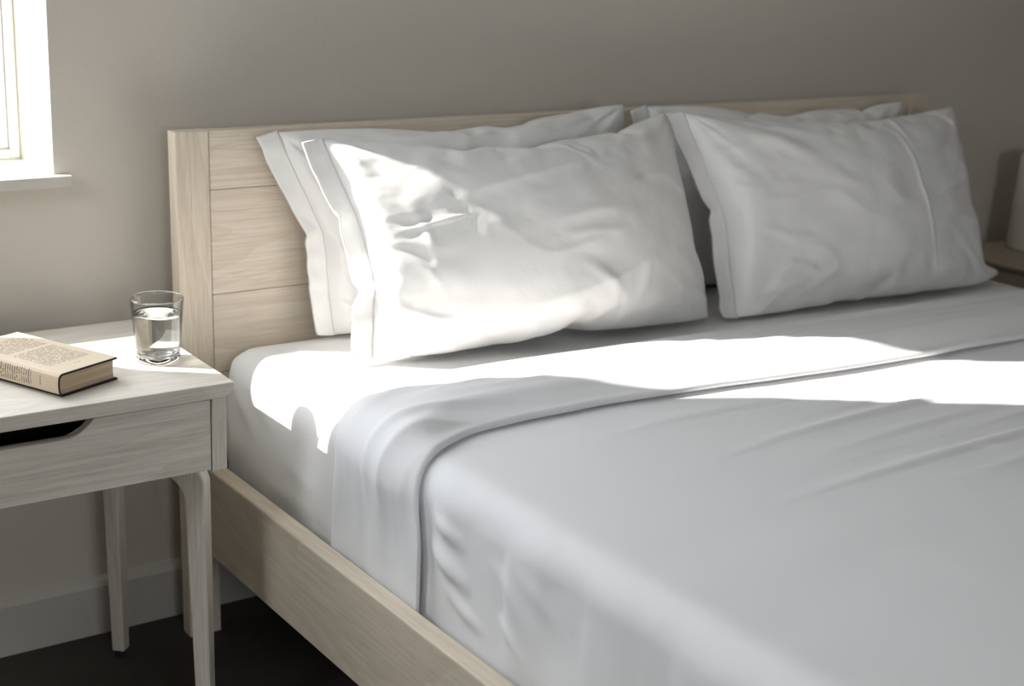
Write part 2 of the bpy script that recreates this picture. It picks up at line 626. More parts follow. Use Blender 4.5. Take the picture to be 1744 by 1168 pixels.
def section(s, d):
    """point (x, z) and top-ness at arclength s round the mattress, lifted by d"""
    s = np.asarray(s, float)
    x = np.empty_like(s); z = np.empty_like(s); nx = np.empty_like(s); nz = np.empty_like(s)
    m = s < SIDE
    x[m] = MX0; z[m] = SZB + s[m]; nx[m] = -1; nz[m] = 0
    m = (s >= SIDE) & (s < SIDE + ARC)
    a = (s[m] - SIDE) / SR
    nx[m] = -np.cos(a); nz[m] = np.sin(a)
    x[m] = MX0 + SR + SR * nx[m]; z[m] = MZT - SR + SR * nz[m]
    m = (s >= SIDE + ARC) & (s < SIDE + ARC + TOPW)
    x[m] = MX0 + SR + s[m] - SIDE - ARC; z[m] = MZT; nx[m] = 0; nz[m] = 1
    m = (s >= SIDE + ARC + TOPW) & (s < SIDE + 2 * ARC + TOPW)
    a = (s[m] - SIDE - ARC - TOPW) / SR
    nx[m] = np.sin(a); nz[m] = np.cos(a)
    x[m] = MX1 - SR + SR * nx[m]; z[m] = MZT - SR + SR * nz[m]
    m = s >= SIDE + 2 * ARC + TOPW
    x[m] = MX1; z[m] = MZT - SR - (s[m] - SIDE - 2 * ARC - TOPW); nx[m] = 1; nz[m] = 0
    return x + nx * d, z + nz * d, nx, nz


def s_samples(n_side, n_arc, n_top):
    return np.concatenate([np.linspace(0, SIDE, n_side, endpoint=False),
                           np.linspace(SIDE, SIDE + ARC, n_arc, endpoint=False),
                           np.linspace(SIDE + ARC, SIDE + ARC + TOPW, n_top, endpoint=False),
                           np.linspace(SIDE + ARC + TOPW, SIDE + 2 * ARC + TOPW, n_arc, endpoint=False),
                           np.linspace(SIDE + 2 * ARC + TOPW, SLEN - 1e-6, n_side)])


X0TOP = SIDE + ARC - (MX0 + SR)   # on the top, s = x + X0TOP


def sheet_relief(S, Y):
    X = S - X0TOP                  # equals world x on the flat top
    zs = SZB + S                   # height on the left side
    top = sstep(SIDE, SIDE + ARC, S)
    lside = 1 - top
    d = .0016 * vnoise(X * 4, Y * 4, 21) * top + .0008 * vnoise(X * 5, Y * 16, 22) * top
    rdg = (1 - np.abs(vnoise(X * 2.4, Y * 24 + X * 1.5, 61)) * 2) + .6 * (1 - np.abs(vnoise(X * 3.5 + 9, Y * 44, 62)) * 2)
    d = d + .0009 * rdg * top * sstep(1.15, 1.7, X) * sstep(-1.5, -1.0, Y)
    for pts, w, a in (([(1.22, -.935), (1.42, -.905), (1.62, -.893), (1.86, -.893), (2.15, -.905)], .011, .0065),
                      ([(1.16, -1.085), (1.36, -1.068), (1.55, -1.064), (1.78, -1.058), (2.1, -1.06)], .010, .006),
                      ([(1.40, -.865), (1.60, -.85), (1.85, -.84), (2.2, -.85)], .011, .003),
                      ([(1.35, -.985), (1.60, -.965), (1.90, -.955)], .012, .003),
                      ([(1.55, -1.015), (1.75, -1.005), (2.05, -1.0)], .008, .0025),
                      ([(1.45, -1.145), (1.65, -1.125), (1.95, -1.12)], .013, .0035),
                      ([(1.40, -1.235), (1.65, -1.205), (1.95, -1.19)], .016, .003),
                      ([(1.05, -.80), (1.35, -.775), (1.7, -.79)], .014, .002),
                      ([(1.62, -1.05), (1.66, -1.075), (1.70, -1.10)], .006, .003),
                      ([(1.0, -1.0), (1.25, -1.2), (1.35, -1.5)], .03, .0012)):
        d = d + top * stroke(X, Y, pts, w, a, .35)
    # soft gathers on the hanging side
    near = sstep(-1.25, -.80, Y)
    d = d + lside * (.0045 * vnoise(Y * 11, zs * 9, 31) + .003 * vnoise(Y * 26, zs * 7, 32)) * sstep(.0, .05, S)
    for pts, w, a in (([(-.775, .475), (-.80, .462), (-.86, .44)], .012, .010),
                      ([(-.770, .430), (-.81, .415), (-.88, .385)], .014, .013),
                      ([(-.80, .385), (-.86, .36), (-.92, .345)], .012, .008),
                      ([(-.86, .47), (-.95, .43), (-1.02, .37)], .020, .008),
                      ([(-.92, .48), (-1.02, .44), (-1.12, .37)], .018, .006),
                      ([(-.90, .40), (-.96, .37), (-1.00, .345)], .010, .006),
                      ([(-1.02, .46), (-1.14, .41), (-1.22, .36)], .020, .006)):
        d = d + lside * near * stroke(Y, zs, pts, w * .85, a * .75)
    return d


top_sheet = tag(empty('top_sheet', (MX0, -.62, SZB)),
                'smooth white top sheet tucked down the bed sides and turned back at the head', 'bed sheet')
sv = s_samples(40, 16, 300)
yv = np.concatenate([np.linspace(-.52, -1.35, 200, endpoint=False), np.linspace(-1.35, -2.05, 70)])
S, Y = np.meshgrid(sv, yv, indexing='ij')
D = .0065 + .006 * sstep(SIDE, SIDE + ARC * 1.3, np.minimum(S, SLEN - S)) + sheet_relief(S, Y)
keep = .0225 - sstep(SIDE * .15, SIDE * .6, np.minimum(S, SLEN - S)) * -.02    # stay clear of the rail low down
D = np.clip(D, .0035, keep)
D = D * sstep(-.50, -.56, Y) * .8 + D * .2
gx, gz, nx_, nz_ = section(S.ravel(), D.ravel())
V = np.stack([gx, Y.ravel(), gz], 1)
n_s, n_y = len(sv), len(yv)
# hang over the foot
yend = np.linspace(0, 1, 26)[1:]
foot = []
for t in yend:
    a = min(t * 2.2, 1) * math.pi / 2
    dz = .03 * (1 - math.cos(a)) + max(0, t - .4545) * .28
    dy = -.03 * math.sin(a)
    foot.append((dy, dz))
rows = V.reshape(n_s, n_y, 3)
ext = np.repeat(rows[:, -1:, :], len(foot), 1).copy()
for k, (dy, dz) in enumerate(foot):
    ext[:, k, 1] += dy * .6
    ext[:, k, 2] = np.maximum(ext[:, k, 2] - dz, .30)
rows = np.concatenate([rows, ext], 1)
me = mesh_np('sheet_body', rows.reshape(-1, 3), grid_faces(n_s, rows.shape[1]))
sb = finish('sheet_body', me, M_SHEET, top_sheet, True)
md = sb.modifiers.new('thickness', 'SOLIDIFY'); md.thickness = .0022; md.offset = 1

# cuff: a closed fold, thicker towards its hem
xs_k = [.90, .945, .957, .997, 1.046, 1.10, 1.26, 1.606, 2.006, 2.46, 2.60]
up_k = [-.538, -.534, -.525, -.498, -.468, -.450, -.452, -.468, -.490, -.520, -.535]
xh_k = [.90, .93, .957, .997, 1.046, 1.149, 1.249, 1.455, 1.683, 2.146, 2.60]
hem_k = [-.772, -.772, -.752, -.720, -.700, -.690, -.692, -.709, -.729, -.758, -.785]
sv = s_samples(34, 18, 260)
Xe = np.where(sv < SIDE, .90 + .045 * sv / SIDE, np.clip(sv - X0TOP, 0, 9))
a_ = (sv >= SIDE) & (sv < SIDE + ARC)
Xe[a_] = .945 + (sv[a_] - SIDE) / ARC * (SR)
Xe = np.minimum(Xe, 2.60)
y0 = np.interp(Xe, xs_k, up_k); y1 = np.interp(Xe, xh_k, hem_k)
ker = np.hanning(15); ker /= ker.sum()
sm = lambda v: np.convolve(np.pad(v, 7, 'edge'), ker, 'valid')
y0, y1 = sm(y0), sm(y1)
zs = np.where(sv < SIDE, SZB + sv, .46)
y0 = y0 + .003 * vnoise(sv * 6, sv * 0, 41)
y1 = y1 + .004 * vnoise(sv * 7, sv * 0, 42)
nt_o, nt_i = 64, 14
loop = []
onside = 1 - sstep(SIDE * .5, SIDE + ARC, np.minimum(sv, SLEN - sv))
for k in range(nt_o):
    t = k / (nt_o - 1)
    yy = y0 + (y1 - y0) * t
    body = .0055 + .0095 * float(sstep(0, .22, t)) + .014 * float(sstep(.25, .66, t)) - .0195 * float(sstep(.72, .985, t))
    body *= math.sqrt(max(0.0, 1 - (1 - min(1, t / .05)) ** 2)) * .85 + .15
    if t > .965: body *= math.sqrt(max(0, 1 - ((t - .965) / .035) ** 2)) * .8 + .2
    side_body = .0065 + .0045 * t + .005 * math.exp(-((t - .03) / .05) ** 2)
    h = body * (1 - onside) + side_body * onside
    xx = sv - X0TOP
    h = h + (1 - onside) * (.0020 * (1 - np.abs(vnoise(xx * 2.2, yy * 24 + xx, 51)) * 2) + .0014 * vnoise(xx * 4, yy * 50, 52)) * float(sstep(0, .12, t) * sstep(0, .12, 1 - t))
    for pts, w, a in (([(1.05, -.56), (1.3, -.535), (1.7, -.55), (2.1, -.575)], .012, .0035),
                      ([(1.1, -.615), (1.45, -.60), (1.8, -.62), (2.2, -.65)], .011, .004),
                      ([(1.4, -.52), (1.7, -.525), (2.1, -.55), (2.4, -.57)], .012, .0035),
                      ([(1.0, -.60), (1.08, -.575), (1.25, -.57)], .010, .003)):
        h = h + (1 - onside) * stroke(xx, yy, pts, w, a, .3)
    h = h + onside * (.0022 * vnoise(yy * 24, zs * 3, 55) + .0016 * vnoise(yy * 48, zs * 4, 56)) * float(sstep(0, .1, t) * sstep(0, .1, 1 - t))
    h = h + .007 * sstep(SIDE, SIDE + ARC * 1.3, np.minimum(sv, SLEN - sv))
    lim = .0225 + .05 * sstep(SIDE * .2, SIDE * .8, np.minimum(sv, SLEN - sv))
    loop.append((yy, np.minimum(.0115 + h, lim)))
for k in range(nt_i):
    t = 1 - (k + .5) / nt_i
    t = .01 + t * .975
    loop.append((y0 + (y1 - y0) * t, np.full_like(sv, .0105) + .007 * sstep(SIDE, SIDE + ARC * 1.3, np.minimum(sv, SLEN - sv)) + .0015 * (1 - onside) * t))
pts = []
for (yy, dd) in loop:
    gx, gz, _, _ = section(sv, dd)
    pts.append(np.stack([gx, yy, gz], 1))
A = np.stack(pts, 1)            # (ns, nloop, 3)
F = grid_faces(A.shape[0], A.shape[1], True)
ns_, nl_ = A.shape[:2]
F.append(tuple(range(nl_))[::-1]); F.append(tuple((ns_ - 1) * nl_ + k for k in range(nl_)))
cuff = finish('folded_cuff', mesh_np('folded_cuff', A.reshape(-1, 3), F), M_SHEET, top_sheet, True)
cuff['label'] = 'turned-back white cuff lying across the bed'

# ------------------------------------------------------------------ pillows


def flat_case(w, h, nx, ny, fl, nf, seed):
    rng = np.random.default_rng(seed); V = []; F = []; tp = {}; bt = {}
    for j in range(ny + 1):
        for i in range(nx + 1):
            e = min(i, nx - i, j, ny - j)
            b = .004 * min(1, e / 3)
            tp[i, j] = len(V); V.append((w * i / nx, h * j / ny, b + rng.normal() * .0005 * (e > 0)))
            if e == 0: bt[i, j] = tp[i, j]
            else:
                bt[i, j] = len(V); V.append((w * i / nx, h * j / ny, -b + rng.normal() * .0005))
    for j in range(ny):
        for i in range(nx):
            F.append((tp[i, j], tp[i + 1, j], tp[i + 1, j + 1], tp[i, j + 1]))
            F.append((bt[i, j], bt[i, j + 1], bt[i + 1, j + 1], bt[i + 1, j]))
    n0 = len(V); fc = {}
    for j in range(ny + 1):
        fc[0, j] = tp[0, j]
        for k in range(1, nf + 1):
            fc[k, j] = len(V); V.append((-fl * k / nf, h * j / ny, rng.normal() * .0006))
    hem_faces = len(F)
    for j in range(ny):
        for k in range(nf):
            F.append((fc[k + 1, j], fc[k, j], fc[k, j + 1], fc[k + 1, j + 1]))
    return np.array(V), F, n0, tp, fc, hem_faces


def inflate(w, h, nx, ny, fl, nf, seed, pressure, frames):
    """blow a flat pillow case up with the cloth solver; returns rest and inflated vertices"""
    V, F, n0, tp, fc, hf = flat_case(w, h, nx, ny, fl, nf, seed)
    me = mesh_np('case', V, F)
    o = bpy.data.objects.new('case', me)
    COL.objects.link(o)
    o.vertex_groups.new(name='p').add(list(range(n0)), 1., 'REPLACE')
    m = o.modifiers.new('c', 'CLOTH'); s = m.settings
    s.quality = 5; s.mass = .25; s.air_damping = 2
    s.tension_stiffness = 20; s.compression_stiffness = 20; s.shear_stiffness = 4; s.bending_stiffness = .3
    s.use_pressure = True; s.uniform_pressure_force = pressure; s.vertex_group_pressure = 'p'
    s.effector_weights.gravity = 0
    m.collision_settings.use_collision = False
    m.point_cache.frame_start = 1; m.point_cache.frame_end = frames
    scene.frame_start, scene.frame_end = 1, frames
    for f in range(1, frames + 1): scene.frame_set(f)
    ev = o.evaluated_get(bpy.context.evaluated_depsgraph_get()).data
    co = np.empty(len(V) * 3); ev.vertices.foreach_get('co', co)
    bpy.data.objects.remove(o); bpy.data.meshes.remove(me)
    scene.frame_set(1)
    return V, co.reshape(-1, 3), F, n0, tp, fc, hf


def subdiv(V, F, levels):
    me = mesh_np('t', V, F)
    o = bpy.data.objects.new('t', me); COL.objects.link(o)
    m = o.modifiers.new('s', 'SUBSURF'); m.levels = levels; m.render_levels = levels
    m.boundary_smooth = 'PRESERVE_CORNERS'
    ev = o.evaluated_get(bpy.context.evaluated_depsgraph_get()).data
    co = np.empty(len(ev.vertices) * 3); ev.vertices.foreach_get('co', co)
    faces = [tuple(p.vertices) for p in ev.polygons]
    bpy.data.objects.remove(o); bpy.data.meshes.remove(me)
    return co.reshape(-1, 3), faces


PW, PH, FL, NX, NY, NF = .72, .46, .036, 48, 32, 3
SIMS = {}
for key, seed, pr, fr in (('a', 5, 1.75, 18), ('b', 11, 1.6, 18)):
    rest, infl, F, n0, tp, fc, hf = inflate(PW, PH, NX, NY, FL, NF, seed, pr, fr)
    R2, F2 = subdiv(rest, F, 2)
    I2, _ = subdiv(infl, F, 2)
    # faces of the open-end hem = those whose rest x is left of the seam
    SIMS[key] = (R2, I2, F2)


def pillow(name, sim, mirror, BL, BR, TR, TL, front_k, back_k, strokes, label, ymax, seed, sag=.35, bow=0.0, belly=.05, crown=0.0,
           edge=lambda u, v: (0, 0, 0)):
    R2, I2, F2 = SIMS[sim]
    Rr = R2.copy(); I = I2.copy()
    if mirror:
        Rr[:, 0] = PW - FL - Rr[:, 0]; I[:, 0] = PW - FL - I[:, 0]
        Fc = [f[::-1] for f in F2]
    else:
        Fc = F2
    lo, hi = (-FL, PW) if not mirror else (-FL, PW)
    # inflated extents of the corner ears
    ax0, ax1 = I[:, 0].min(), I[:, 0].max()
    by0, by1 = I[:, 1].min(), I[:, 1].max()
    u = (I[:, 0] - ax0) / (ax1 - ax0); v = (I[:, 1] - by0) / (by1 - by0)
    ur = (Rr[:, 0] - lo) / (hi - lo); vr = Rr[:, 1] / PH
    c = I[:, 2]
    BL, BR, TR, TL = map(np.array, (BL, BR, TR, TL))
    B = (BL * ((1 - u) * (1 - v))[:, None] + BR * (u * (1 - v))[:, None]
         + TR * (u * v)[:, None] + TL * ((1 - u) * v)[:, None])
    ex = (BR - BL + TR - TL); ex = ex / np.linalg.norm(ex)
    ey = (TL - BL + TR - BR); ey = ey / np.linalg.norm(ey)
    n = np.cross(ex, ey)
    n = n / np.linalg.norm(n)          # towards the room
    k = np.where(c > 0, front_k, back_k) * (1 + sag * (.5 - v))
    disp = c * k
    fr = np.clip(c / .02, 0, 1)
    wr = np.zeros_like(u)
    for pts, w, a in strokes:
        wr += stroke(ur * 1.6, vr, [(p[0] * 1.6, p[1]) for p in pts], w * .85, a * .6)
    wr += .0022 * vnoise(ur * 9 + seed, vr * 6, seed) + .0013 * vnoise(ur * 17, vr * 14 + seed, seed + 1)
    # puckers fanning out of the four corners and along the open hem
    for cu_, cv_, am in ((.05, 0, .0045), (1, 0, .0040), (1, 1, .0040), (.05, 1, .0045)):
        dx_, dy_ = (ur - cu_) * 1.6, vr - cv_
        rr = np.hypot(dx_, dy_) + 1e-6
        th = np.arctan2(dy_, dx_)
        rid = 1 - np.abs(vnoise(th * 5.5 + seed * 3.1 + cu_ * 9, rr * 2.2 + cv_ * 5, seed + 7)) * 2
        wr += am * rid * np.exp(-rr / .22) * sstep(.02, .10, rr)
    hx = np.clip((ur - .05) * 1.6, 0, 9)
    wr += (.0028 * (1 - np.abs(vnoise(vr * 11 + seed, hx * 6, seed + 9)) * 2)
           + .002 * vnoise(vr * 27 + seed, hx * 9, seed + 10)) * np.exp(-hx / .13) * sstep(0, .02, hx)
    wr += .0030 * (1 - np.abs(vnoise(ur * 5 + vr * 3 + seed, vr * 6 - ur * 2, seed + 12)) * 2) * sstep(0, .15, vr) * sstep(0, .15, 1 - vr)
    wr += .0030 * (1 - np.abs(vnoise(ur * 16 + seed, vr * 3, seed + 14)) * 2) * (np.exp(-vr / .12) + .7 * np.exp(-(1 - vr) / .10))
    disp = disp + fr * wr
    hem = (Rr[:, 0] < 0) if not mirror else (Rr[:, 0] > PW - FL)
    disp = disp + hem * (.004 * vnoise(vr * 7, ur * 3, seed + 3) + .0025 * vnoise(vr * 17, ur * 9, seed + 4))
    P = B + n[None, :] * (disp + bow * 4 * v * (1 - v))[:, None]
    ed = edge(u, v)
    for i in range(3): P[:, i] += ed[i]
    P[:, 2] -= belly * np.sin(np.clip(u, 0, 1) * math.pi) ** .8 * (1 - v) ** 2
    P[:, 2] += crown * np.sin(np.clip(u, 0, 1) * math.pi) ** .8 * v ** 2
    # settle on the mattress and against what is behind
    zf = MZT + .004
    zmin = zf + .0
    low = P[:, 2] < zmin + .02
    P[:, 2] = np.where(low, zmin + .02 * np.exp((np.minimum(P[:, 2], zmin + .02) - zmin - .02) / .02), P[:, 2])
    yl = ymax(P[:, 0], P[:, 2])
    P[:, 1] = np.where(P[:, 1] > yl - .01, yl - .01 * np.exp(-(P[:, 1] - yl + .01) / .01), P[:, 1])
    rt = tag(empty(name, tuple((BL + BR) / 2)), label, 'pillow', 'four white pillows at the headboard')
    cx = Rr[:, 0]
    is_hem = []
    for f in Fc:
        m_ = sum(cx[i] for i in f) / len(f)
        is_hem.append(m_ < 0 if not mirror else m_ > PW)
    for part, flag in (('pillow_body', False), ('pillowcase_hem', True)):
        fs = [f for f, hflag in zip(Fc, is_hem) if hflag == flag]
        if not fs: continue
        used = sorted({i for f in fs for i in f})
        mp = {i: k_ for k_, i in enumerate(used)}
        me = mesh_np(part, P[used], [[mp[i] for i in f] for f in fs])
        o = finish(part, me, M_PILLOW, rt, True)
        if flag:
            md = o.modifiers.new('thickness', 'SOLIDIFY'); md.thickness = .004; md.offset = 0
    return rt


def hb_front(x, z):              # face of the headboard
    return -.1065 + LEAN * z - .003


def between(x, z):               # plane between the two rows of pillows
    return np.interp(z, [.5, .6, .75, .87], [-.250, -.265, -.240, -.190])


S1 = [([(.50, .99), (.59, .88), (.68, .70)], .018, .009), ([(.60, .99), (.64, .87), (.66, .74)], .014, .006),
      ([(.42, .93), (.51, .90), (.60, .90)], .022, -.006),
      ([(.10, .54), (.22, .58), (.34, .61)], .012, .005), ([(.12, .50), (.18, .40), (.22, .28)], .022, .007),
      ([(.16, .72), (.20, .55), (.21, .36)], .024, .005), ([(.08, .28), (.18, .21), (.28, .19)], .018, .007),
      ([(.14, .15), (.22, .12), (.25, .00)], .018, .010),
      ([(.52, .42), (.61, .29), (.66, .14)], .034, .010), ([(.82, .44), (.73, .32), (.67, .16)], .036, .010),
      ([(.62, .28), (.645, .14), (.66, .02)], .022, -.012), ([(.44, .53), (.60, .57), (.76, .55)], .026, .004),
      ([(.46, .47), (.58, .49), (.70, .47)], .02, .003), ([(.90, .38), (.96, .26), (.98, .12)], .026, .008),
      ([(.86, .24), (.94, .14), (.98, .05)], .022, .007), ([(.30, .10), (.42, .14), (.54, .12)], .03, .006)]
S2 = [([(.08, .92), (.24, .80), (.44, .62)], .045, .012), ([(.14, .96), (.28, .86), (.44, .78)], .030, .008),
      ([(.10, .44), (.22, .36), (.34, .35)], .026, .008),
      ([(.10, .26), (.24, .24), (.36, .15)], .024, .008),
      ([(.56, .94), (.66, .80), (.695, .60), (.70, .30), (.71, .04)], .010, .006),
      ([(.60, .98), (.67, .88), (.70, .72)], .012, .006), ([(.38, .97), (.48, .89), (.58, .87)], .022, .006),
      ([(.20, .70), (.38, .62), (.55, .48)], .040, .005), ([(.90, .95), (.93, .86), (.95, .80)], .02, .006)]
SB = [([(.04, .60), (.10, .50), (.14, .30)], .03, .008), ([(.10, .95), (.2, .85)], .03, .008),
      ([(.04, .25), (.10, .20), (.16, .22)], .025, .01), ([(.4, .99), (.5, .9), (.62, .92)], .02, .006)]

pillow('pillow', 'b', False, (1.095, -.165, .513), (1.74, -.165, .513), (1.738, -.135, .870), (1.004, -.128, .848),
       .78, .30, SB, 'white pillow leaning on the headboard behind the large sunlit pillow', hb_front, 3, crown=.020)
pillow('pillow', 'a', False, (1.79, -.165, .513), (2.52, -.165, .513), (2.505, -.130, .844), (1.755, -.130, .859),
       .78, .30, SB, 'white pillow leaning on the headboard furthest from the window, mostly hidden', hb_front, 7, crown=.030)
pillow('pillow', 'a', False, (1.078, -.312, .513), (1.765, -.372, .513), (1.766, -.222, .866), (1.038, -.215, .852),
       1.38, .45, S1, 'plump white front pillow with a patch of sunlight, nearest the nightstand with the glass', between, 13)
pillow('pillow', 'b', False, (1.788, -.388, .513), (2.462, -.428, .513), (2.552, -.222, .846), (1.764, -.222, .867),
       1.15, .45, S2, 'plump white front pillow in shade with creased left hem, towards the ceramic vessel', between, 17,
       edge=lambda u, v: (.055 * sstep(.93, 1, u) * sstep(.16, 0, v), .012 * sstep(.93, 1, u) * sstep(.16, 0, v), .016 * sstep(.95, 1, u) * sstep(.14, 0, v)))

# ------------------------------------------------------------------ left nightstand
NZ, NXR, NYF, NYB = .5612, .8208, -.4444, -.080
NXL = NXR - .64
ns = tag(empty('nightstand', (NXL, NYB, 0)), 'pale grey-washed nightstand with scooped drawer and bent legs, holding glass and book', 'nightstand')
bm = bmesh.new()
zb_ = NZ - .0205
add_prism(bm, [(NXL, NZ), (NXR, NZ), (NXR, NZ - .007), (NXR - .0125, zb_), (NXL + .0125, zb_), (NXL, NZ - .007)], 'y', NYF, NYB)
bm_to('table_top', bm, M_NSX, ns, False, .0009, 1)
SPT = .0215
for x0 in (NXR - .0115 - SPT, NXL + .0115):
    box('side_panel', x0, x0 + SPT, NYF + .003, NYB - .003, .4345, zb_ - .0001, M_NSZ, ns, .001)
bx0, bx1 = NXL + .0115 + SPT, NXR - .0115 - SPT
box('back_panel', bx0, bx1, NYB - .016, NYB - .006, .440, zb_ - .0002, M_NSX, ns, .0005)
box('bottom_panel', bx0, bx1, NYF + .022, NYB - .0165, .4375, .4475, M_NSX, ns, .0005)
# drawer front with the scooped grip
dz0, dz1 = .4360, zb_ - .0016
dx0, dx1 = bx0 + .0016, bx1 - .0016
xc = (dx0 + dx1) / 2
poly = [(dx0, dz0), (dx1, dz0), (dx1, dz1)]
gw = .626 - xc                     # half width of the scoop at the top
prof = [(0, 0), (.003, -.0007), (.006, -.003), (.010, -.008), (.016, -.014), (.023, -.019), (.030, -.0222), (.037, -.0236), (.044, -.024)]
poly += [(xc + gw - px, dz1 + pz) for px, pz in prof]
poly += [(xc - gw + px, dz1 + pz) for px, pz in prof[::-1]]
poly += [(dx0, dz1)]
bm = bmesh.new()
add_prism(bm, poly, 'y', NYF + .0045, NYF + .0215)
drawer = bm_to('drawer', bm, M_NSX, ns, False, .0008, 1)
bm = bmesh.new()
add_box(bm, dx0 + .012, dx0 + .022, NYF + .022, NYB - .03, .450, .500)
add_box(bm, dx1 - .022, dx1 - .012, NYF + .022, NYB - .03, .450, .500)
add_box(bm, dx0 + .022, dx1 - .022, NYB - .04, NYB - .03, .450, .500)
add_box(bm, dx0 + .022, dx1 - .022, NYF + .022, NYB - .04, .450, .455)
bm_to('drawer_box', bm, M_DARKIN, drawer)


def bent_leg(cx, cy, ox, oy, splay, name='leg'):
    """square-section leg set diagonally, bent over at the top to run in under the case"""
    ov = Vector((ox, oy, 0)).normalized()
    sv_ = Vector((-ov.y, ov.x, 0))
    zt_ = .4355
    th_t, th_b, wd_t, wd_b = .030, .022, .026, .021
    R = .030
    path = []                       # (along outward, z, tangent dir)
    for k in range(4):
        path.append((-.085 + k * (.085 - R - th_t / 2 + .014) / 3, zt_ - th_t / 2 * .75, 'h', 0))
    pts_o, pts_i = [], []
    # outer and inner outlines in the (outward, z) plane
    nA = 9
    pts_o += [(-.095, zt_)]
    for k in range(nA + 1):
        a = math.pi / 2 * (1 - k / nA)
        pts_o.append((th_t / 2 - R + R * math.cos(a), zt_ - R + R * math.sin(a)))
    for z in (.30, .20, .10, .012):
        f = 1 - (z / .40)
        pts_o.append((th_t / 2 * (1 - f) + th_b / 2 * f + splay * f, z))
    pts_i += [(-.095, zt_ - .011)]
    r2 = .040
    for k in range(nA + 1):
        a = math.pi / 2 * (1 - k / nA)
        pts_i.append((-th_t / 2 - r2 + r2 * math.cos(a), zt_ - .017 - r2 + r2 * math.sin(a)))
    for z in (.30, .20, .10, .012):
        f = 1 - (z / .40)
        pts_i.append((-th_t / 2 * (1 - f) - th_b / 2 * f + splay * f, z))
    n = len(pts_o)
    V, F = [], []
    base = Vector((cx, cy, 0))
    for i in range(n):
        zz = min(pts_o[i][1], pts_i[i][1])
        f = 1 - min(1, zz / .40)
        hw = (wd_t * (1 - f) + wd_b * f) / 2
        for (o_, z_) in (pts_o[i], pts_i[i]):
            for sgn in (1, -1):
                V.append(base + ov * o_ + sv_ * hw * sgn + Vector((0, 0, z_)))
    for i in range(n - 1):
        a, b = i * 4, i * 4 + 4
        F += [(a, b, b + 1, a + 1), (a + 2, a + 3, b + 3, b + 2), (a, a + 2, b + 2, b), (a + 1, b + 1, b + 3, a + 3)]
    F += [(0, 1, 3, 2), ((n - 1) * 4, (n - 1) * 4 + 2, (n - 1) * 4 + 3, (n - 1) * 4 + 1)]
    me = mesh_np(name, V, F)
    leg = finish(name, me, M_NSZ, ns, False)
    md = leg.modifiers.new('bevel', 'BEVEL'); md.width = .0025; md.segments = 2; md.limit_method = 'ANGLE'
    md.angle_limit = math.radians(50)
    md.use_clamp_overlap = True
    c = base + ov * splay
    Vp, Fp = lathe([(.0085, 0), (.0085, .0122)], 16, c.x, c.y, 0)
    finish('foot_pad', mesh_np('foot_pad', Vp, Fp), M_PADS, leg, False)
    return leg


LFX, LBX = NXR - .041, NXR - .059
bent_leg(LFX, NYF + .040, 1, -1, .008)
bent_leg(LBX, NYB - .030, 1, 1, .008)
bent_leg(NXL + .041, NYF + .040, -1, -1, .008)
bent_leg(NXL + .059, NYB - .030, -1, 1, .008)

# ------------------------------------------------------------------ glass of water
GX, GY = .767, -.303
gl = tag(empty('drinking_glass', (GX, GY, NZ)), 'clear tapered glass tumbler of water near the nightstand corner', 'glass')
HG, RB, RT, TH = .0915, .0300, .0375, .0014
rad = lambda z: RB + (RT - RB) * (z / HG)
BASE = .0100
prof_wall = [(rad(BASE) - .0, BASE)]
prof = []
for k in range(13):
    z = BASE + (HG - .0008 - BASE) * k / 12
    prof.append((rad(z), z))
prof += [(rad(HG) - TH * .25, HG), (rad(HG) - TH * .75, HG), (rad(HG) - TH, HG - .0008)]
for k in range(13):
    z = HG - .002 - (HG - .002 - BASE) * k / 12
    prof.append((rad(z) - TH, z))
V, F = lathe(prof, 72, GX, GY, NZ)
F = [f for f in F if len(f) == 4]
n_ = len(prof)
F += [((n_ - 1) * 72 + k, (n_ - 1) * 72 + (k + 1) % 72, (k + 1) % 72, k) for k in range(72)]
gw_ = finish('glass_wall', mesh_np('glass_wall', V, F), thin_glass('tumbler_glass', (.985, .99, .985), .35), gl, True)
ring = [(rad(HG) - TH / 2 + .00095 * math.cos(a_ * math.pi / 5), HG + .0011 + .00095 * math.sin(a_ * math.pi / 5)) for a_ in range(11)]
V, F = lathe(ring, 72, GX, GY, NZ)
F = [f for f in F if len(f) == 4]
rim = finish('rim', mesh_np('rim', V, F), solid_glass('rim_glass', 1.5, (.96, .98, .97)), gl, True)
pb = [(.0, .0022), (RB - .008, .0018), (RB - .005, .0004), (RB - .002, .0003), (RB - .0004, .0016), (rad(BASE) - .0001, BASE - .0002),
      (rad(BASE) - TH, BASE - .0004), (RB * .6, BASE - .0018), (0, BASE - .0024)]
V, F = lathe(pb, 72, GX, GY, NZ)
finish('glass_base', mesh_np('glass_base', V, F), solid_glass('base_glass', 1.5, (.97, .985, .975)), gl, True)
wt = tag(empty('water', (GX, GY, NZ + BASE)), 'clear still water filling most of the tumbler', 'water')
WH = .0715
pw = [(0, BASE + .0004), (RB * .6, BASE + .0008), (rad(BASE) - TH - .0012, BASE + .0016)]
for k in range(1, 12):
    z = BASE + .0016 + (WH - BASE - .0016) * k / 11
    pw.append((rad(z) - TH - .0004, z))
pw += [(rad(WH) - TH - .0024, WH - .0009), (rad(WH) - TH - .006, WH - .0014), (0, WH - .0014)]
V, F = lathe(pw, 72, GX, GY, NZ)
bpy.data.objects.remove(wt)
wt = finish('water', mesh_np('water', V, F), solid_glass('water', 1.333), None, True, (GX, GY, NZ + BASE))
tag(wt, 'clear still water filling most of the tumbler', 'water')

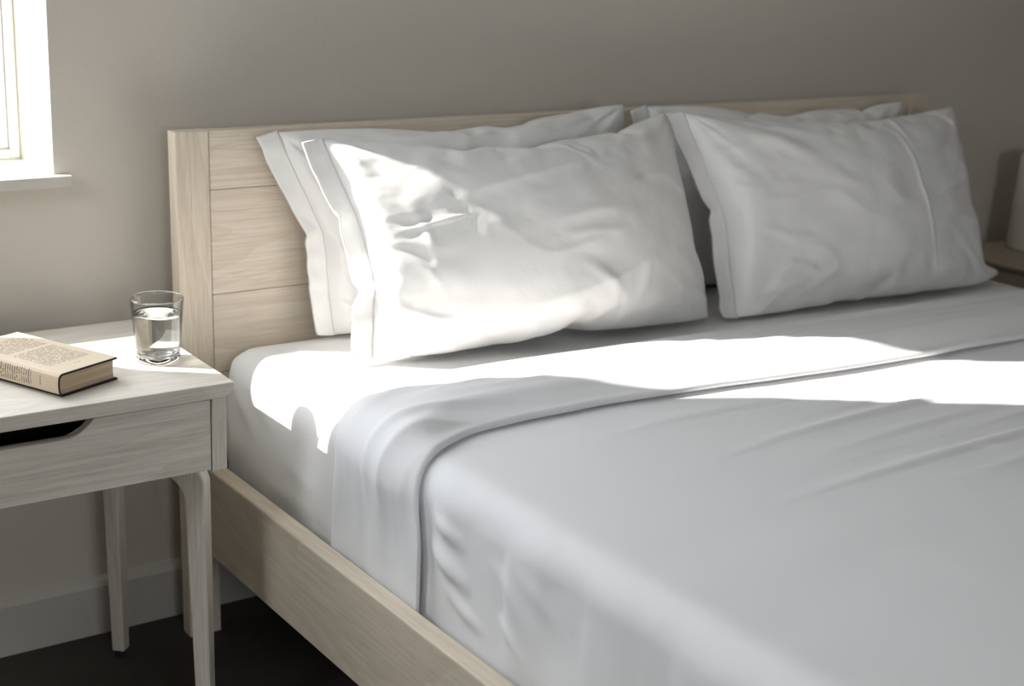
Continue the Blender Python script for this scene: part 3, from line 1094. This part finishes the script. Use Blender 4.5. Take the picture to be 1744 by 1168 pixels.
# ------------------------------------------------------------------ book
BW, BL_, BH = .104, .196, .0315
ang = math.radians(24.0)
NB = Vector((.590, -.403, NZ))
e1 = Vector((math.cos(ang), math.sin(ang), 0)); e2 = Vector((-math.sin(ang), math.cos(ang), 0))
book = tag(empty('book', tuple(NB)), 'closed cream-jacketed hardback book lying flat beside the glass', 'book')


def bp(a, b, z):
    return NB + e1 * a + e2 * b + Vector((0, 0, z))


def extrude_profile(name, prof, b0, b1, mat, parent, closed=True):
    """profile in (short side, z), run along the long side; u/v map kept for print"""
    V = [bp(a, b, z) for b in (b0, b1) for (a, z) in prof]
    n = len(prof)
    F = [(i, (i + 1) % n, n + (i + 1) % n, n + i) for i in range(n if closed else n - 1)]
    if closed: F += [tuple(range(n))[::-1], tuple(range(n, 2 * n))]
    return mesh_np(name, V, F)


def spine_arc(r_off, z0, z1, n=10):
    """rounded spine from z0 up to z1, bulging to -a"""
    out = []
    for k in range(n + 1):
        t = k / n
        z = z0 + (z1 - z0) * t
        out.append((.0045 - math.sqrt(max(0, 1 - (2 * t - 1) ** 2)) ** .75 * .0050 - r_off, z))
    return out


bt = .0024
outer = [(BW, 0)] + [(.007, 0)] + spine_arc(0, .0004, BH - .0004) + [(.007, BH), (BW, BH)]
inner = [(BW, BH - bt), (.008, BH - bt)] + [(a + bt, z) for a, z in spine_arc(0, bt, BH - bt)][::-1] + [(.008, bt), (BW, bt)]
M_BOARD = simple('black_book_cloth', (.018, .016, .020), .6, .3, .1, 600)
me = extrude_profile('cover_board', outer + inner, 0, BL_, M_BOARD, book)
cov = finish('cover_board', me, M_BOARD, book)
# dust jacket: outer skin over spine and front board
jout = [(.0062, -.0)] + spine_arc(.0006, .0010, BH) + [(.007, BH + .0005), (BW - .0004, BH + .0005)]
jout = jout[1:]


def print_material(name, paper, ink, blocks, uspan, vspan, lines, word):
    m, nt, p, N, L = new_mat(name)
    at_ = N.new('ShaderNodeUVMap'); at_.uv_map = 'print'
    sp = N.new('ShaderNodeSeparateXYZ'); L.new(at_.outputs[0], sp.inputs[0])
    u, v = sp.outputs[0], sp.outputs[1]       # u along a text line, v across the lines
    row = math_n(nt, 'MULTIPLY', v, lines)
    fr = math_n(nt, 'FRACT', row); fl = math_n(nt, 'FLOOR', row)
    line = math_n(nt, 'MULTIPLY', math_n(nt, 'GREATER_THAN', fr, .30), math_n(nt, 'LESS_THAN', fr, .72))
    cv = N.new('ShaderNodeCombineXYZ')
    L.new(math_n(nt, 'MULTIPLY', u, word), cv.inputs[0]); L.new(math_n(nt, 'MULTIPLY', fl, 3.71), cv.inputs[1])
    nz = noise(nt, cv.outputs[0], 1.0, 3, .75)
    ink_m = math_n(nt, 'MULTIPLY', line, math_n(nt, 'GREATER_THAN', nz, .455))
    # ragged line ends
    cr = N.new('ShaderNodeCombineXYZ'); L.new(math_n(nt, 'MULTIPLY', fl, 1.93), cr.inputs[0])
    rg = math_n(nt, 'MULTIPLY', noise(nt, cr.outputs[0], 1.0, 0), .10)
    tot = None
    for (u0, u1, v0, v1) in blocks:
        a = math_n(nt, 'MULTIPLY', math_n(nt, 'GREATER_THAN', u, u0), math_n(nt, 'LESS_THAN', u, math_n(nt, 'SUBTRACT', u1 + .05, rg)))
        b = math_n(nt, 'MULTIPLY', math_n(nt, 'GREATER_THAN', v, v0), math_n(nt, 'LESS_THAN', v, v1))
        c = math_n(nt, 'MULTIPLY', a, b)
        tot = c if tot is None else math_n(nt, 'MAXIMUM', tot, c)
    mask = math_n(nt, 'MULTIPLY', math_n(nt, 'MULTIPLY', ink_m, tot), .85)
    tc = N.new('ShaderNodeTexCoord')
    pn = noise(nt, tc.outputs['Object'], 30, 4, .6)
    pc = mixc(nt, pn, tuple(x * .93 for x in paper), paper)
    L.new(mixc(nt, mask, pc, ink), p.inputs['Base Color'])
    p.inputs['Roughness'].default_value = .55
    p.inputs['Specular IOR Level'].default_value = .3
    return m


def jacket_piece(name, prof, mat, uvf):
    n = len(prof)
    nb = 2
    V = [bp(a, b, z) for b in (0.0002, BL_ - .0002) for (a, z) in prof]
    F = [(i, n + i, n + i + 1, i + 1) for i in range(n - 1)]
    me = mesh_np(name, V, F)
    uv = me.uv_layers.new(name='print')
    for poly_ in me.polygons:
        for li in poly_.loop_indices:
            vi = me.loops[li].vertex_index
            uv.data[li].uv = uvf(vi % n / (n - 1), 0.0 if vi < n else 1.0)
    o = finish(name, me, mat, book, False)
    md = o.modifiers.new('thickness', 'SOLIDIFY'); md.thickness = .0004; md.offset = 0
    return o


CREAM, INK = (.72, .60, .46), (.10, .08, .065)
mj = print_material('jacket_front_print', CREAM, INK,
                    [(.12, .86, .185, .565), (.12, .86, .61, .90), (.42, .56, .115, .135)], 1, 1, 46, 26)
front = [(.007 + (BW - .0004 - .007) * k / 6, BH + .0005) for k in range(7)]
jf = jacket_piece('jacket_front', front, mj, lambda f, b: (f, b))
mjs = print_material('jacket_spine_print', (.70, .575, .43), INK,
                     [(.20, .84, .26, .62), (.30, .72, .155, .175)], 1, 1, 44, 9)
jacket_piece('jacket_spine', spine_arc(.0006, .0022, BH - .0002) + [(.007, BH + .0005)], mjs, lambda f, b: (f, b))


def page_mat():
    m, nt, p, N, L = new_mat('page_edges')
    tc = N.new('ShaderNodeTexCoord')
    mp = N.new('ShaderNodeMapping'); mp.inputs['Scale'].default_value = (6, 6, 900)
    L.new(tc.outputs['Object'], mp.inputs['Vector'])
    f = noise(nt, mp.outputs[0], 1.0, 3, .6)
    L.new(ramp(nt, f, [(.3, (.40, .30, .20)), (.62, (.66, .53, .38)), (.8, (.74, .64, .5))]), p.inputs['Base Color'])
    p.inputs['Roughness'].default_value = .9
    L.new(bump(nt, f, .5, .0006), p.inputs['Normal'])
    return m


pg = [(BW - .004, bt + .0001), (.010, bt + .0001)] + [(a + bt + .0008, z) for a, z in spine_arc(0, bt + .0006, BH - bt - .0006)] + \
     [(.010, BH - bt - .0001), (BW - .004, BH - bt - .0001), (BW - .0052, BH * .5)]
me = extrude_profile('page_block', pg, .0035, BL_ - .0035, None, book)
finish('page_block', me, page_mat(), book)

# ------------------------------------------------------------------ far nightstand and the vessel on it
FZ = .482
FX0, FX1, FYF, FYB = 2.795, 3.29, -.405, -.047
M_FAR = wood('far_nightstand_shaded_ash', (.52, .45, .36), (.45, .38, .29), (.37, .30, .23), 'x')  # pale ash darkened in colour to stand in for the shade here
fn = tag(empty('nightstand', (FX0, FYB, 0)), 'pale wooden nightstand, its wood darkened to stand for shade, on the far side of the bed', 'nightstand')
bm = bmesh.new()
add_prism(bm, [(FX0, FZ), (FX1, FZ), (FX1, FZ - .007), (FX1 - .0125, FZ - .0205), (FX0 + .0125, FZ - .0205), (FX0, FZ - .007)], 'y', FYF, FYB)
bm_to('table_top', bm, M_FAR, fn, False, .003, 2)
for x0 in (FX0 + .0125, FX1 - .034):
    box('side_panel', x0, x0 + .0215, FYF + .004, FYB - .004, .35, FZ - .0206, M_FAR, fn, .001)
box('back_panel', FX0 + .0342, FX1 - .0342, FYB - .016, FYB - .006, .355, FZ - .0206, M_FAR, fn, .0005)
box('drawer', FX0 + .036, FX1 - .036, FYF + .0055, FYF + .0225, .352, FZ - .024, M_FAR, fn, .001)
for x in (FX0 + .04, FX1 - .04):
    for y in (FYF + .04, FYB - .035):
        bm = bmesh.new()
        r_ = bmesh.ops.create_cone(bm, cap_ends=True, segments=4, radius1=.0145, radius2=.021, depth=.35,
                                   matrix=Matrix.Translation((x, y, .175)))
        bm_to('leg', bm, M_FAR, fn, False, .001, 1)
VX, VY = 3.005, -.150
pv = [(0, 0), (.062, 0), (.0655, .003), (.0665, .010), (.0625, .120), (.0590, .205), (.0575, .222), (.053, .2285),
      (.049, .2265), (.050, .215), (.054, .12), (.057, .014), (0, .012)]
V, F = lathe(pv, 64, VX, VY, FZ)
vase = finish('ceramic_vessel', mesh_np('ceramic_vessel', V, F), simple('shaded_white_ceramic', (.60, .57, .53), .55, .35, .15, 90),  # white ceramic with the shade put into a greyer base colour
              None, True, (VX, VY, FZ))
tag(vase, 'tall matte white ceramic vessel, greyed in colour for shade, on the far nightstand, cut by the picture edge', 'vase')
